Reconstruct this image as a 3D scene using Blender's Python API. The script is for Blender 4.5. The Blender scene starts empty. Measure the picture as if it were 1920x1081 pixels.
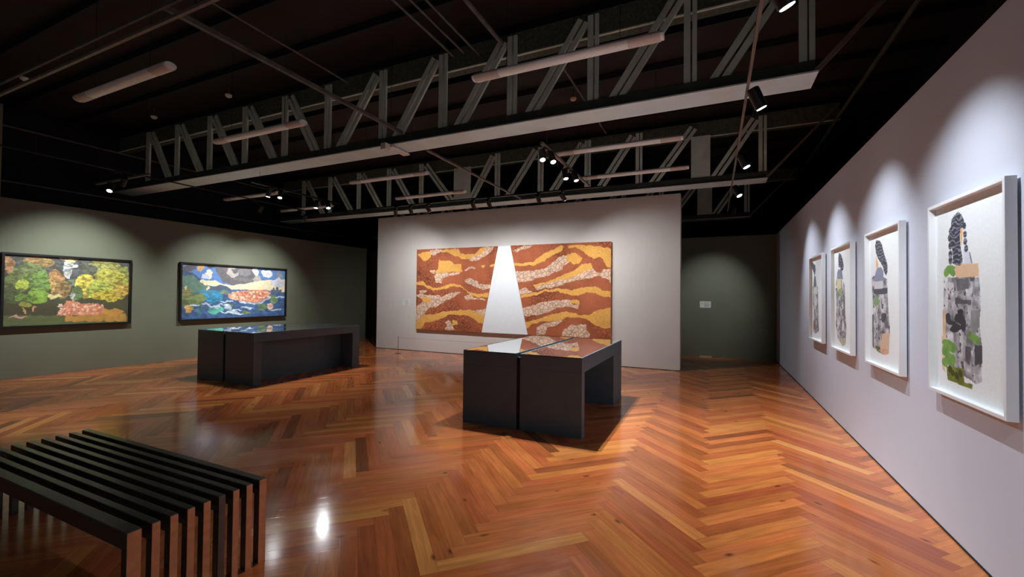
import bpy, bmesh, math, random
import numpy as np
from mathutils import Vector, Matrix

random.seed(7)
RNG = np.random.default_rng(11)
scene = bpy.context.scene
COL = scene.collection

# ------------------------------------------------------------------ camera
YAW, PITCH, ROLL, FPX = math.radians(24.85), math.radians(0.971), math.radians(0.6255), 816.8
CAM = Vector((0, 0, 1.6))
_f = Vector((-math.sin(YAW) * math.cos(PITCH), math.cos(YAW) * math.cos(PITCH), math.sin(PITCH)))
_r = Vector((math.cos(YAW), math.sin(YAW), 0))
_u = _r.cross(_f)
_r2 = math.cos(ROLL) * _r + math.sin(ROLL) * _u
_u2 = -math.sin(ROLL) * _r + math.cos(ROLL) * _u
cam_data = bpy.data.cameras.new('camera')
cam = bpy.data.objects.new('camera', cam_data)
COL.objects.link(cam)
cam.matrix_world = Matrix(((_r2.x, _u2.x, -_f.x, 0), (_r2.y, _u2.y, -_f.y, 0), (_r2.z, _u2.z, -_f.z, 1.6), (0, 0, 0, 1)))
cam_data.sensor_fit = 'HORIZONTAL'
cam_data.sensor_width = 36.0
cam_data.lens = FPX / 1920 * 36.0
cam_data.clip_start = 0.05
cam_data.clip_end = 100
scene.camera = cam

# ------------------------------------------------------------------ world + exposure
world = bpy.data.worlds.new('world')
scene.world = world
world.use_nodes = True
bg = world.node_tree.nodes['Background']
bg.inputs[0].default_value = (0.85, 0.92, 1.0, 1)
bg.inputs[1].default_value = 0.035
vs = scene.view_settings
vs.view_transform = 'Standard'
vs.look = 'None'
vs.gamma = 1
vs.use_curve_mapping = False
vs.exposure = 1.0

LAMP = (0.93, 0.97, 1.0)      # cool white gallery spots


# ------------------------------------------------------------------ helpers
def lin(c):
    a = np.asarray(c, float) / 255.0
    return np.where(a <= 0.04045, a / 12.92, ((a + 0.055) / 1.055) ** 2.4)


def tag(o, label=None, cat=None, group=None, kind=None):
    if label: o['label'] = label
    if cat: o['category'] = cat
    if group: o['group'] = group
    if kind: o['kind'] = kind
    return o


def empty(name, loc=(0, 0, 0), label=None, cat=None, group=None):
    o = bpy.data.objects.new(name, None)
    o.empty_display_size = 0.1
    COL.objects.link(o)
    o.location = loc
    return tag(o, label, cat, group)


class MB:
    """collects shapes into one mesh"""
    def __init__(self):
        self.bm = bmesh.new()

    def box(self, x0, x1, y0, y1, z0, z1):
        v = [self.bm.verts.new(p) for p in ((x0, y0, z0), (x1, y0, z0), (x1, y1, z0), (x0, y1, z0),
                                            (x0, y0, z1), (x1, y0, z1), (x1, y1, z1), (x0, y1, z1))]
        for f in ((0, 3, 2, 1), (4, 5, 6, 7), (0, 1, 5, 4), (1, 2, 6, 5), (2, 3, 7, 6), (3, 0, 4, 7)):
            self.bm.faces.new([v[i] for i in f])
        return self

    def prism(self, pts, axis, a, b):
        """polygon pts in the plane across 'axis', extruded from a to b"""
        def P(p, t):
            return {'x': (t, p[0], p[1]), 'y': (p[0], t, p[1]), 'z': (p[0], p[1], t)}[axis]
        A = [self.bm.verts.new(P(p, a)) for p in pts]
        B = [self.bm.verts.new(P(p, b)) for p in pts]
        n = len(pts)
        self.bm.faces.new(A)
        self.bm.faces.new(B[::-1])
        for i in range(n):
            self.bm.faces.new((A[i], B[i], B[(i + 1) % n], A[(i + 1) % n]))
        return self

    def tube(self, p, q, r, n=12, r2=None):
        p, q = Vector(p), Vector(q)
        d = (q - p).normalized()
        a = d.orthogonal().normalized()
        b = d.cross(a)
        r2 = r if r2 is None else r2
        A = [self.bm.verts.new(p + r * (math.cos(t) * a + math.sin(t) * b)) for t in [2 * math.pi * i / n for i in range(n)]]
        B = [self.bm.verts.new(q + r2 * (math.cos(t) * a + math.sin(t) * b)) for t in [2 * math.pi * i / n for i in range(n)]]
        self.bm.faces.new(A[::-1])
        self.bm.faces.new(B)
        for i in range(n):
            self.bm.faces.new((A[i], A[(i + 1) % n], B[(i + 1) % n], B[i]))
        return self

    def lathe(self, prof, n=20, c=(0, 0, 0)):
        rings = []
        for r, z in prof:
            rings.append([self.bm.verts.new((c[0] + r * math.cos(2 * math.pi * i / n), c[1] + r * math.sin(2 * math.pi * i / n), c[2] + z)) for i in range(n)])
        for A, B in zip(rings, rings[1:]):
            for i in range(n):
                self.bm.faces.new((A[i], A[(i + 1) % n], B[(i + 1) % n], B[i]))
        self.bm.faces.new(rings[0][::-1])
        self.bm.faces.new(rings[-1])
        return self

    def bar(self, p, q, w, y0, y1):
        """flat bar in a plane of constant y from (x,z) p to q, w wide"""
        p, q = Vector(p), Vector(q)
        d = (q - p).normalized()
        n = Vector((-d.y, d.x)) * (w / 2)
        return self.prism([p - n, q - n, q + n, p + n], 'y', y0, y1)

    def build(self, name, mat, parent=None, bevel=0, smooth=False, **t):
        bmesh.ops.recalc_face_normals(self.bm, faces=self.bm.faces)
        me = bpy.data.meshes.new(name)
        self.bm.to_mesh(me)
        self.bm.free()
        me.materials.append(mat)
        o = bpy.data.objects.new(name, me)
        COL.objects.link(o)
        if parent:
            o.parent = parent
        if smooth:
            for p in me.polygons: p.use_smooth = True
            m = o.modifiers.new('edge', 'EDGE_SPLIT'); m.split_angle = math.radians(35)
        if bevel:
            m = o.modifiers.new('bevel', 'BEVEL'); m.width = bevel; m.segments = 2; m.limit_method = 'ANGLE'
        return tag(o, **t)


def copy_tree(o, parent=None):
    c = o.copy()
    COL.objects.link(c)
    c.parent = parent
    for ch in o.children:
        if ch.type != 'LIGHT':
            copy_tree(ch, c)
    return c


# ------------------------------------------------------------------ materials
def new_mat(name):
    m = bpy.data.materials.new(name)
    m.use_nodes = True
    nt = m.node_tree
    return m, nt, nt.nodes['Principled BSDF']


def paint(name, rgb, rough=0.6, var=0.08, nscale=6.0, bump=0.02, bscale=180.0, metal=0.0, spec=0.5):
    """painted / coated surface with a slight procedural mottling and roller texture"""
    m, nt, b = new_mat(name)
    N = nt.nodes.new
    L = nt.links.new
    c = lin(rgb)
    tc = N('ShaderNodeTexCoord')
    n = N('ShaderNodeTexNoise'); n.inputs['Scale'].default_value = nscale; n.inputs['Detail'].default_value = 5
    L(tc.outputs['Object'], n.inputs['Vector'])
    r = N('ShaderNodeValToRGB')
    r.color_ramp.elements[0].position = 0.3
    r.color_ramp.elements[1].position = 0.7
    r.color_ramp.elements[0].color = (*(c * (1 - var)), 1)
    r.color_ramp.elements[1].color = (*np.minimum(c * (1 + var), 1), 1)
    L(n.outputs['Fac'], r.inputs['Fac'])
    L(r.outputs['Color'], b.inputs['Base Color'])
    b.inputs['Roughness'].default_value = rough
    b.inputs['Metallic'].default_value = metal
    b.inputs['Specular IOR Level'].default_value = spec
    if bump:
        n2 = N('ShaderNodeTexNoise'); n2.inputs['Scale'].default_value = bscale; n2.inputs['Detail'].default_value = 2
        L(tc.outputs['Object'], n2.inputs['Vector'])
        bp = N('ShaderNodeBump'); bp.inputs['Strength'].default_value = bump * 5; bp.inputs['Distance'].default_value = 0.002
        L(n2.outputs['Fac'], bp.inputs['Height'])
        L(bp.outputs['Normal'], b.inputs['Normal'])
    return m


def glow(name, rgb, strength):
    m, nt, b = new_mat(name)
    b.inputs['Base Color'].default_value = (0.8, 0.8, 0.8, 1)
    b.inputs['Emission Color'].default_value = (*rgb, 1)
    b.inputs['Emission Strength'].default_value = strength
    return m


M = {}
M['white_wall'] = paint('white_wall_paint', (212, 205, 198), 0.7, 0.025, 1.5)
M['lavender_wall'] = paint('cool_white_wall_paint', (203, 207, 221), 0.7, 0.02, 1.5)
M['green_wall'] = paint('olive_green_wall_paint', (112, 116, 96), 0.75, 0.06, 1.2)
M['black_paint'] = paint('black_building_paint', (20, 19, 22), 0.8, 0.3, 3)
M['ceiling'] = paint('black_ceiling_boards', (36, 33, 33), 0.9, 0.35, 2.5)
M['steel'] = paint('grey_truss_paint', (212, 232, 222), 0.55, 0.12, 5)
M['steel_light'] = paint('pale_grey_flange_paint', (214, 236, 238), 0.5, 0.06, 3)
M['steel_dark'] = paint('dark_green_grey_steel', (58, 66, 58), 0.7, 0.3, 4)  # dark green-grey steel of the bottom chords and right-hand pipes
M['spray'] = paint('rough_green_grey_coating', (88, 98, 84), 0.95, 0.35, 30, 0.3, 60)
M['black_metal'] = paint('black_lamp_metal', (24, 24, 26), 0.35, 0.1, 20, 0)
M['track'] = paint('dull_track_metal', (120, 108, 98), 0.45, 0.25, 8, 0)
M['conduit'] = paint('dark_conduit_metal', (92, 90, 86), 0.5, 0.4, 6, 0)
M['tube_white'] = paint('white_plastic_diffuser', (246, 255, 255), 0.35, 0.02, 10, 0)
M['tube_end'] = paint('pinkish_plastic_cap', (214, 206, 200), 0.45, 0.06, 10, 0)
M['plastic_white'] = paint('off_white_plastic', (225, 222, 214), 0.45, 0.04, 10, 0)
M['plastic_yellow'] = paint('aged_cream_plastic', (200, 178, 130), 0.5, 0.1, 20, 0)
M['case'] = paint('charcoal_case_paint', (84, 104, 116), 0.6, 0.06, 8)
M['case_gap'] = paint('black_shadow_strip', (18, 18, 19), 0.7, 0.05, 8)
M['frame_black'] = paint('black_lacquered_frame', (24, 22, 22), 0.35, 0.1, 10, 0)
M['frame_white'] = paint('white_lacquered_frame', (236, 238, 240), 0.45, 0.02, 10, 0)
M['bench_black'] = paint('black_painted_bench_wood', (56, 53, 45), 0.26, 0.2, 14, 0.05, 60, spec=0.85)
M['bench_end'] = paint('terracotta_stained_wood', (255, 166, 116), 0.6, 0.12, 25, 0.05, 90)
M['bench_end_dark'] = paint('grey_brown_wood', (120, 98, 84), 0.6, 0.12, 25, 0.05, 90)
M['brass'] = paint('worn_steel', (110, 104, 96), 0.35, 0.1, 20, 0, metal=0.6)
M['cord'] = paint('grey_elastic_cord', (150, 146, 138), 0.7, 0.05, 20, 0)
M['print'] = paint('grey_printed_text', (120, 120, 124), 0.8, 0.1, 60, 0)
M['blue'] = paint('faded_blue_plastic', (70, 90, 130), 0.6, 0.1, 10, 0)
M['lens'] = glow('lit_lamp_lens', (0.95, 0.97, 1.0), 9.0)


def mirror_glass():
    m, nt, b = new_mat('polished_vitrine_glass')
    N = nt.nodes.new; L = nt.links.new
    b.inputs['Base Color'].default_value = (0.08, 0.08, 0.08, 1)
    b.inputs['Roughness'].default_value = 0.02
    b.inputs['IOR'].default_value = 2.6
    b.inputs['Specular IOR Level'].default_value = 0.8
    b.inputs['Coat Weight'].default_value = 1.0
    b.inputs['Coat Roughness'].default_value = 0.01
    n = N('ShaderNodeTexNoise'); n.inputs['Scale'].default_value = 1.3
    tc = N('ShaderNodeTexCoord'); L(tc.outputs['Object'], n.inputs['Vector'])
    bp = N('ShaderNodeBump'); bp.inputs['Strength'].default_value = 0.05; bp.inputs['Distance'].default_value = 0.01
    L(n.outputs['Fac'], bp.inputs['Height']); L(bp.outputs['Normal'], b.inputs['Normal'])
    return m


M['glass'] = mirror_glass()


def vcol_mat(name, rough, crack=0.0, spec=0.5):
    """pigment from the 'Col' attribute, canvas / cracked-earth relief from procedural noise"""
    m, nt, b = new_mat(name)
    N = nt.nodes.new; L = nt.links.new
    at = N('ShaderNodeAttribute'); at.attribute_name = 'Col'
    tc = N('ShaderNodeTexCoord')
    b.inputs['Roughness'].default_value = rough
    b.inputs['Specular IOR Level'].default_value = spec
    if crack:
        # two sizes of mud cracks, strength carried in the attribute's alpha
        nz = N('ShaderNodeTexNoise'); nz.inputs['Scale'].default_value = 6; nz.inputs['Detail'].default_value = 3
        L(tc.outputs['Object'], nz.inputs['Vector'])
        mx = N('ShaderNodeMix'); mx.data_type = 'RGBA'; mx.inputs['Factor'].default_value = 0.06
        L(tc.outputs['Object'], mx.inputs['A']); L(nz.outputs['Color'], mx.inputs['B'])
        vo = N('ShaderNodeTexVoronoi'); vo.feature = 'DISTANCE_TO_EDGE'; vo.inputs['Scale'].default_value = 12
        L(mx.outputs['Result'], vo.inputs['Vector'])
        rr = N('ShaderNodeMapRange'); rr.inputs['From Min'].default_value = 0.0; rr.inputs['From Max'].default_value = 0.12
        L(vo.outputs['Distance'], rr.inputs['Value'])
        al = N('ShaderNodeMath'); al.operation = 'MULTIPLY_ADD'      # 1 - alpha*(1-crack)
        inv = N('ShaderNodeMath'); inv.operation = 'SUBTRACT'; inv.inputs[0].default_value = 1.0
        L(rr.outputs['Result'], inv.inputs[1])
        ml = N('ShaderNodeMath'); ml.operation = 'MULTIPLY'
        L(inv.outputs[0], ml.inputs[0]); L(at.outputs['Alpha'], ml.inputs[1])
        L(ml.outputs[0], al.inputs[0]); al.inputs[1].default_value = -1.0; al.inputs[2].default_value = 1.0
        fine = N('ShaderNodeTexNoise'); fine.inputs['Scale'].default_value = 60; fine.inputs['Detail'].default_value = 4
        L(tc.outputs['Object'], fine.inputs['Vector'])
        fr = N('ShaderNodeMapRange'); fr.inputs['To Min'].default_value = 0.82; fr.inputs['To Max'].default_value = 1.12
        fr.inputs['From Min'].default_value = 0.3; fr.inputs['From Max'].default_value = 0.7
        L(fine.outputs['Fac'], fr.inputs['Value'])
        dk = N('ShaderNodeMapRange'); dk.inputs['To Min'].default_value = 0.38; L(al.outputs[0], dk.inputs['Value'])
        mm = N('ShaderNodeMath'); mm.operation = 'MULTIPLY'; L(dk.outputs['Result'], mm.inputs[0]); L(fr.outputs['Result'], mm.inputs[1])
        sc = N('ShaderNodeVectorMath'); sc.operation = 'SCALE'
        L(at.outputs['Color'], sc.inputs[0]); L(mm.outputs[0], sc.inputs['Scale'])
        L(sc.outputs['Vector'], b.inputs['Base Color'])
        bp = N('ShaderNodeBump'); bp.inputs['Strength'].default_value = 0.7; bp.inputs['Distance'].default_value = 0.012
        hh = N('ShaderNodeMath'); hh.operation = 'MULTIPLY_ADD'; L(fine.outputs['Fac'], hh.inputs[0]); hh.inputs[1].default_value = 0.35
        L(al.outputs[0], hh.inputs[2])
        L(hh.outputs[0], bp.inputs['Height']); L(bp.outputs['Normal'], b.inputs['Normal'])
    else:
        n = N('ShaderNodeTexNoise'); n.inputs['Scale'].default_value = 90; n.inputs['Detail'].default_value = 3
        L(tc.outputs['Object'], n.inputs['Vector'])
        mr = N('ShaderNodeMapRange'); mr.inputs['To Min'].default_value = 0.9; mr.inputs['To Max'].default_value = 1.08
        L(n.outputs['Fac'], mr.inputs['Value'])
        sc = N('ShaderNodeVectorMath'); sc.operation = 'SCALE'
        L(at.outputs['Color'], sc.inputs[0]); L(mr.outputs['Result'], sc.inputs['Scale'])
        L(sc.outputs['Vector'], b.inputs['Base Color'])
    return m


M['earth'] = vcol_mat('cracked_earth_pigment', 0.85, crack=1.0, spec=0.2)
M['oil'] = vcol_mat('varnished_oil_paint', 0.4)
M['collage'] = vcol_mat('printed_collage_paper', 0.6, spec=0.3)


def floor_mat():
    m, nt, b = new_mat('varnished_herringbone_planks')
    N = nt.nodes.new; L = nt.links.new
    uv = N('ShaderNodeUVMap'); uv.uv_map = 'UVMap'
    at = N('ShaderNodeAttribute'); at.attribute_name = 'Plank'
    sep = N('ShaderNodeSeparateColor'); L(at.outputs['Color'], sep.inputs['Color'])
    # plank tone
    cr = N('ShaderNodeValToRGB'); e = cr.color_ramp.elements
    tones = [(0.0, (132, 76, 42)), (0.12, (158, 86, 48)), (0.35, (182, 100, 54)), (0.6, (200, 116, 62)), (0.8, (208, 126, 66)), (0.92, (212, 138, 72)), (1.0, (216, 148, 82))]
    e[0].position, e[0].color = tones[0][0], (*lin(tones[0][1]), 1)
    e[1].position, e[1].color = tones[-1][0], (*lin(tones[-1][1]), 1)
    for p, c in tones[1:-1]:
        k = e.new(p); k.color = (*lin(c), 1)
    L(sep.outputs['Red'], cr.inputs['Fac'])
    # grain: stretched along the plank, shifted per plank
    off = N('ShaderNodeCombineXYZ')
    s1 = N('ShaderNodeMath'); s1.operation = 'MULTIPLY'; s1.inputs[1].default_value = 37; L(sep.outputs['Green'], s1.inputs[0])
    L(s1.outputs[0], off.inputs['X']); L(s1.outputs[0], off.inputs['Z'])
    add = N('ShaderNodeVectorMath'); add.operation = 'ADD'; L(uv.outputs['UV'], add.inputs[0]); L(off.outputs[0], add.inputs[1])
    mp = N('ShaderNodeMapping'); mp.inputs['Scale'].default_value = (2.2, 34, 1); L(add.outputs[0], mp.inputs['Vector'])
    g = N('ShaderNodeTexNoise'); g.inputs['Scale'].default_value = 1.0; g.inputs['Detail'].default_value = 7; g.inputs['Roughness'].default_value = 0.62; g.inputs['Distortion'].default_value = 0.6
    L(mp.outputs['Vector'], g.inputs['Vector'])
    gr = N('ShaderNodeMapRange'); gr.inputs['From Min'].default_value = 0.3; gr.inputs['From Max'].default_value = 0.72
    gr.inputs['To Min'].default_value = 0.74; gr.inputs['To Max'].default_value = 1.2
    L(g.outputs['Fac'], gr.inputs['Value'])
    # broad tone drift inside a plank
    mp2 = N('ShaderNodeMapping'); mp2.inputs['Scale'].default_value = (2.5, 9, 1); L(add.outputs[0], mp2.inputs['Vector'])
    g2 = N('ShaderNodeTexNoise'); g2.inputs['Scale'].default_value = 1; g2.inputs['Detail'].default_value = 2; L(mp2.outputs['Vector'], g2.inputs['Vector'])
    gr2 = N('ShaderNodeMapRange'); gr2.inputs['To Min'].default_value = 0.72; gr2.inputs['To Max'].default_value = 1.25; L(g2.outputs['Fac'], gr2.inputs['Value'])
    # knots
    mp3 = N('ShaderNodeMapping'); mp3.inputs['Scale'].default_value = (2.4, 5, 1); L(add.outputs[0], mp3.inputs['Vector'])
    vo = N('ShaderNodeTexVoronoi'); vo.inputs['Scale'].default_value = 1.0; L(mp3.outputs['Vector'], vo.inputs['Vector'])
    kn = N('ShaderNodeMapRange'); kn.inputs['From Min'].default_value = 0.03; kn.inputs['From Max'].default_value = 0.11; kn.inputs['To Min'].default_value = 0.3
    L(vo.outputs['Distance'], kn.inputs['Value'])
    # seam: distance from the plank's long edges and ends
    sx = N('ShaderNodeSeparateXYZ'); L(uv.outputs['UV'], sx.inputs[0])

    def edge(sock, length, w):
        a = N('ShaderNodeMath'); a.operation = 'SUBTRACT'; a.inputs[0].default_value = length; L(sock, a.inputs[1])
        mn = N('ShaderNodeMath'); mn.operation = 'MINIMUM'; L(sock, mn.inputs[0]); L(a.outputs[0], mn.inputs[1])
        r = N('ShaderNodeMapRange'); r.inputs['From Min'].default_value = 0; r.inputs['From Max'].default_value = w
        L(mn.outputs[0], r.inputs['Value'])
        return r.outputs['Result']
    e1 = edge(sx.outputs['Y'], 0.11, 0.0022); e2 = edge(sx.outputs['X'], 0.99, 0.0025)
    em = N('ShaderNodeMath'); em.operation = 'MINIMUM'; L(e1, em.inputs[0]); L(e2, em.inputs[1])
    es = N('ShaderNodeMapRange'); es.inputs['To Min'].default_value = 0.55; L(em.outputs[0], es.inputs['Value'])
    cur = gr.outputs['Result']
    for s in (gr2.outputs['Result'], kn.outputs['Result'], es.outputs['Result']):
        k = N('ShaderNodeMath'); k.operation = 'MULTIPLY'; L(cur, k.inputs[0]); L(s, k.inputs[1]); cur = k.outputs[0]
    sc = N('ShaderNodeVectorMath'); sc.operation = 'SCALE'; L(cr.outputs['Color'], sc.inputs[0]); L(cur, sc.inputs['Scale'])
    hs = N('ShaderNodeHueSaturation'); L(sc.outputs['Vector'], hs.inputs['Color'])
    hv = N('ShaderNodeMapRange'); hv.inputs['To Min'].default_value = 0.493; hv.inputs['To Max'].default_value = 0.505; L(sep.outputs['Blue'], hv.inputs['Value'])
    L(hv.outputs['Result'], hs.inputs['Hue'])
    L(hs.outputs['Color'], b.inputs['Base Color'])
    # varnish: worn, slightly wavy
    tc = N('ShaderNodeTexCoord')
    wv = N('ShaderNodeTexNoise'); wv.inputs['Scale'].default_value = 2.2; wv.inputs['Detail'].default_value = 4; L(tc.outputs['Object'], wv.inputs['Vector'])
    rg = N('ShaderNodeMapRange'); rg.inputs['From Min'].default_value = 0.3; rg.inputs['From Max'].default_value = 0.7
    rg.inputs['To Min'].default_value = 0.1; rg.inputs['To Max'].default_value = 0.2
    L(wv.outputs['Fac'], rg.inputs['Value']); L(rg.outputs['Result'], b.inputs['Roughness'])
    b.inputs['IOR'].default_value = 1.5
    h1 = N('ShaderNodeMath'); h1.operation = 'MULTIPLY'; h1.inputs[1].default_value = 0.12; L(g.outputs['Fac'], h1.inputs[0])
    h2 = N('ShaderNodeMath'); h2.operation = 'MULTIPLY_ADD'; L(em.outputs[0], h2.inputs[0]); h2.inputs[1].default_value = 0.25; L(h1.outputs[0], h2.inputs[2])
    rip = N('ShaderNodeTexNoise'); rip.inputs['Scale'].default_value = 9; rip.inputs['Detail'].default_value = 2; L(tc.outputs['Object'], rip.inputs['Vector'])
    h3 = N('ShaderNodeMath'); h3.operation = 'MULTIPLY_ADD'; h3.inputs[1].default_value = 1.0; L(rip.outputs['Fac'], h3.inputs[0]); L(h2.outputs[0], h3.inputs[2])
    bp = N('ShaderNodeBump'); bp.inputs['Strength'].default_value = 0.25; bp.inputs['Distance'].default_value = 0.0012
    L(h3.outputs[0], bp.inputs['Height']); L(bp.outputs['Normal'], b.inputs['Normal'])
    return m


M['floor'] = floor_mat()

# ------------------------------------------------------------------ the room
XL, XR, YW, YB, HW = -11.5, 1.465, 10.2, 13.0, 3.26


def struct(name, mb, mat, **k):
    return mb.build(name, mat, kind='structure', **k)


def build_floor():
    w, n = 0.11, 9
    Lh = w * n
    c = -0.05
    s = 1 / math.sqrt(2)
    X0, X1, Y0, Y1 = -13.2, 3.1, -2.6, 17.0
    bm = bmesh.new()
    uvl = bm.loops.layers.uv.new('UVMap')
    cl = bm.loops.layers.float_color.new('Plank')
    rnd = random.Random(5)

    def plank(u0, v0, du, dv, along_u):
        pts = [(u0, v0), (u0 + du, v0), (u0 + du, v0 + dv), (u0, v0 + dv)]
        P = [((u - v) * s, (u + v) * s) for u, v in pts]
        xs = [p[0] for p in P]; ys = [p[1] for p in P]
        if max(xs) < X0 or min(xs) > X1 or max(ys) < Y0 or min(ys) > Y1:
            return
        f = bm.faces.new([bm.verts.new((x, y, 0)) for x, y in P])
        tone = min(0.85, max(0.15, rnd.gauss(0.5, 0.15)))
        tone = max(0.1, tone + (0.07 if along_u else -0.10))  # grain sheen put into the tone: one plank direction lighter, the other darker
        if rnd.random() < 0.08: tone = rnd.uniform(0.86, 1.0)
        if rnd.random() < 0.05: tone = rnd.uniform(0.0, 0.15)
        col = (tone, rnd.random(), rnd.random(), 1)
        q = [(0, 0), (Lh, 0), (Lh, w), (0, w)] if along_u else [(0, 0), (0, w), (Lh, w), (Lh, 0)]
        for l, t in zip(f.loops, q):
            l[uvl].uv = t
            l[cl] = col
    for j in range(-40, 170):
        for mm in range(-14, 14):
            u0 = j * w + c + 2 * Lh * mm
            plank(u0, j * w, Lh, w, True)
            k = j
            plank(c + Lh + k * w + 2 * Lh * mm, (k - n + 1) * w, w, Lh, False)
    for co, no in (((X0, 0, 0), (-1, 0, 0)), ((X1, 0, 0), (1, 0, 0)), ((0, Y0, 0), (0, -1, 0)), ((0, Y1, 0), (0, 1, 0))):
        bmesh.ops.bisect_plane(bm, geom=bm.verts[:] + bm.edges[:] + bm.faces[:], plane_co=co, plane_no=no, clear_outer=True)
    me = bpy.data.meshes.new('floor')
    bm.normal_update()
    for f in bm.faces:
        if f.normal.z < 0: f.normal_flip()
    bm.to_mesh(me); bm.free()
    me.materials.append(M['floor'])
    o = bpy.data.objects.new('floor', me)
    COL.objects.link(o)
    tag(o, kind='structure')


build_floor()
struct('wall_right', MB().box(XR, XR + 0.14, -2.5, YB, 0, HW), M['lavender_wall'])
struct('wall_left', MB().box(XL - 0.16, XL, 3.17, 12.2, 0, HW), M['green_wall'])
struct('wall_left_tall', MB().box(XL - 0.2, XL, -2.5, 3.17, 0, 4.92), M['green_wall'])
struct('wall_center', MB().box(-9.2, -0.666, YW, YW + 0.34, 0, 3.895), M['white_wall'])
struct('wall_back', MB().box(-12.9, XR + 0.14, YB, YB + 0.14, 0, HW), M['green_wall'])
struct('wall_outer_back', MB().box(-13.2, 3.1, 16.8, 17.0, 0, 5.4), M['black_paint'])
struct('wall_outer_left', MB().box(-13.3, -13.1, -2.6, 17, 0, 5.4), M['black_paint'])
struct('wall_outer_right', MB().box(3.0, 3.2, -2.6, 17, 0, 5.4), M['black_paint'])
struct('ceiling', MB().box(-13.2, 3.1, -2.6, 17.0, 5.35, 5.5), M['ceiling'])
pu = MB()
for i in range(-5, 16):
    y = 2.75 + 0.9 * i
    pu.box(-13.1, 3.0, y - 0.04, y + 0.04, 5.24, 5.352)
struct('trim_1', pu, M['black_paint'])
# shadow-gap / skirting line at the foot of the walls
struct('baseboard_right', MB().box(XR - 0.006, XR, -2.5, YB, 0, 0.012), M['case_gap'])
struct('baseboard_center', MB().box(-9.2, -0.666, YW - 0.006, YW, 0, 0.012), M['case_gap'])
struct('baseboard_left', MB().box(XL, XL + 0.006, -2.5, 12.2, 0, 0.01), M['bench_end_dark'])

# ------------------------------------------------------------------ trusses
def truss(name, y0, y1, xs, xend, xleft, label, wide=(), z0=3.9, zt=5.2):
    root = empty(name, ((xleft + xend) / 2, (y0 + y1) / 2, z0), label, 'roof truss')
    ox, oy, oz = root.location
    yc = (y0 + y1) / 2 - oy
    # everything relative to the root
    X = lambda x: x - ox
    y0r, y1r = y0 - oy, y1 - oy
    b = MB()
    b.box(X(xleft), X(xend), y0r, y1r, 0, 0.016)
    b.build('bottom_flange', M['steel_light'], root)
    b = MB()
    b.box(X(xleft), X(xend) - 0.02, y0r + 0.05, y0r + 0.065, 0.0165, 0.15)
    b.box(X(xleft), X(xend) - 0.02, y1r - 0.065, y1r - 0.05, 0.0165, 0.15)
    b.build('bottom_chord', M['steel_dark'], root)
    t = MB()
    t.box(X(xleft), X(xend) + 1.15, yc - 0.09, yc + 0.09, zt - 0.31 - z0, zt - z0)
    t.build('top_chord', M['spray'], root)
    t = MB()
    t.box(X(xleft), X(xend) + 1.15, yc - 0.10, yc - 0.07, zt - 0.325 - z0, zt - 0.3105 - z0)
    t.build('top_flange', M['steel'], root)
    zb, ztt = 0.0165, zt - 0.06 - z0
    mid = (xleft + xend) / 2
    bar_w, gap = 0.07, 0.02
    for i, x in enumerate(xs):
        v = MB()
        if i in wide:
            v.box(X(x) - wide[i] / 2, X(x) + wide[i] / 2, yc - 0.13, yc - 0.105, zb, zt - 0.3 - z0)
            v.box(X(x) - 0.05, X(x) + 0.05, yc - 0.1, yc + 0.1, zb, zt - 0.33 - z0)
        else:
            v.box(X(x) - gap / 2 - bar_w, X(x) - gap / 2, yc - 0.135, yc - 0.101, zb, ztt)
            v.box(X(x) + gap / 2, X(x) + gap / 2 + bar_w * 0.7, yc - 0.135, yc - 0.101, zb, ztt)
        v.build('vertical_post', M['steel'], root)
    seq = sorted(xs)
    for a, c2 in zip(seq, seq[1:]):
        lo, hi = (a + 0.2, c2 - 0.10) if (a + c2) / 2 > mid - 0.2 else (c2 - 0.2, a + 0.10)
        p, q = Vector((X(lo), zb)), Vector((X(hi), ztt))
        d = (q - p).normalized(); n = Vector((-d.y, d.x))
        v = MB()
        for sgn in (-1, 1):
            o_ = n * (0.05 * sgn)
            v.bar(p + o_ + d * 0.06, q + o_ - d * 0.06, 0.068, yc - 0.14, yc - 0.103)
        v.build('diagonal_brace', M['steel'], root)
    # raking end strut
    v = MB()
    v.prism([(X(xend) - 0.005, 0.0), (X(xend) + 1.14, ztt), (X(xend) + 1.09, ztt), (X(xend) - 0.05, 0.0165)], 'y', y0r + 0.001, y0r + 0.07)
    v.build('end_strut', M['track'], root)
    return root


truss('roof_truss', 5.25, 5.65, [0.88, -0.24, -1.37, -2.49, -3.61, -4.74, -5.93, -6.99, -8.09, -9.18, -10.3, -11.4], 0.957, -12.7,
      'long grey steel truss nearest the camera, above the two display tables')
truss('roof_truss', 9.55, 9.94, [0.86, -0.25, -1.46, -2.59, -3.73, -4.88, -5.91, -7.19, -8.30, -9.42, -10.57, -11.7], 0.932, -12.7,
      'steel truss with two broad plates running along the top of the white wall', wide={1: 0.36, 6: 0.5})
truss('roof_truss', 13.9, 14.3, [0.86, -0.25, -1.46, -2.59, -3.73, -4.88, -5.91, -7.19, -8.30, -9.42, -10.57, -11.7], 0.932, -12.7,
      'dim far truss seen above the dark green back wall', wide={1: 0.4})

# white sensor unit fixed under the first truss
s = empty('ceiling_sensor', (-4.53, 5.4, 3.9), 'small white bracket device fixed under the pale flange of the nearest truss', 'sensor')
MB().box(-0.07, 0.03, -0.28, -0.17, -0.10, -0.001).build('sensor_box', M['plastic_white'], s, bevel=0.006)
MB().box(-0.06, 0.06, -0.17, 0.26, -0.045, -0.02).build('mounting_plate', M['plastic_white'], s, bevel=0.004)
MB().box(-0.02, 0.02, -0.02, 0.04, -0.0205, -0.001).build('bracket', M['plastic_white'], s)

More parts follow.
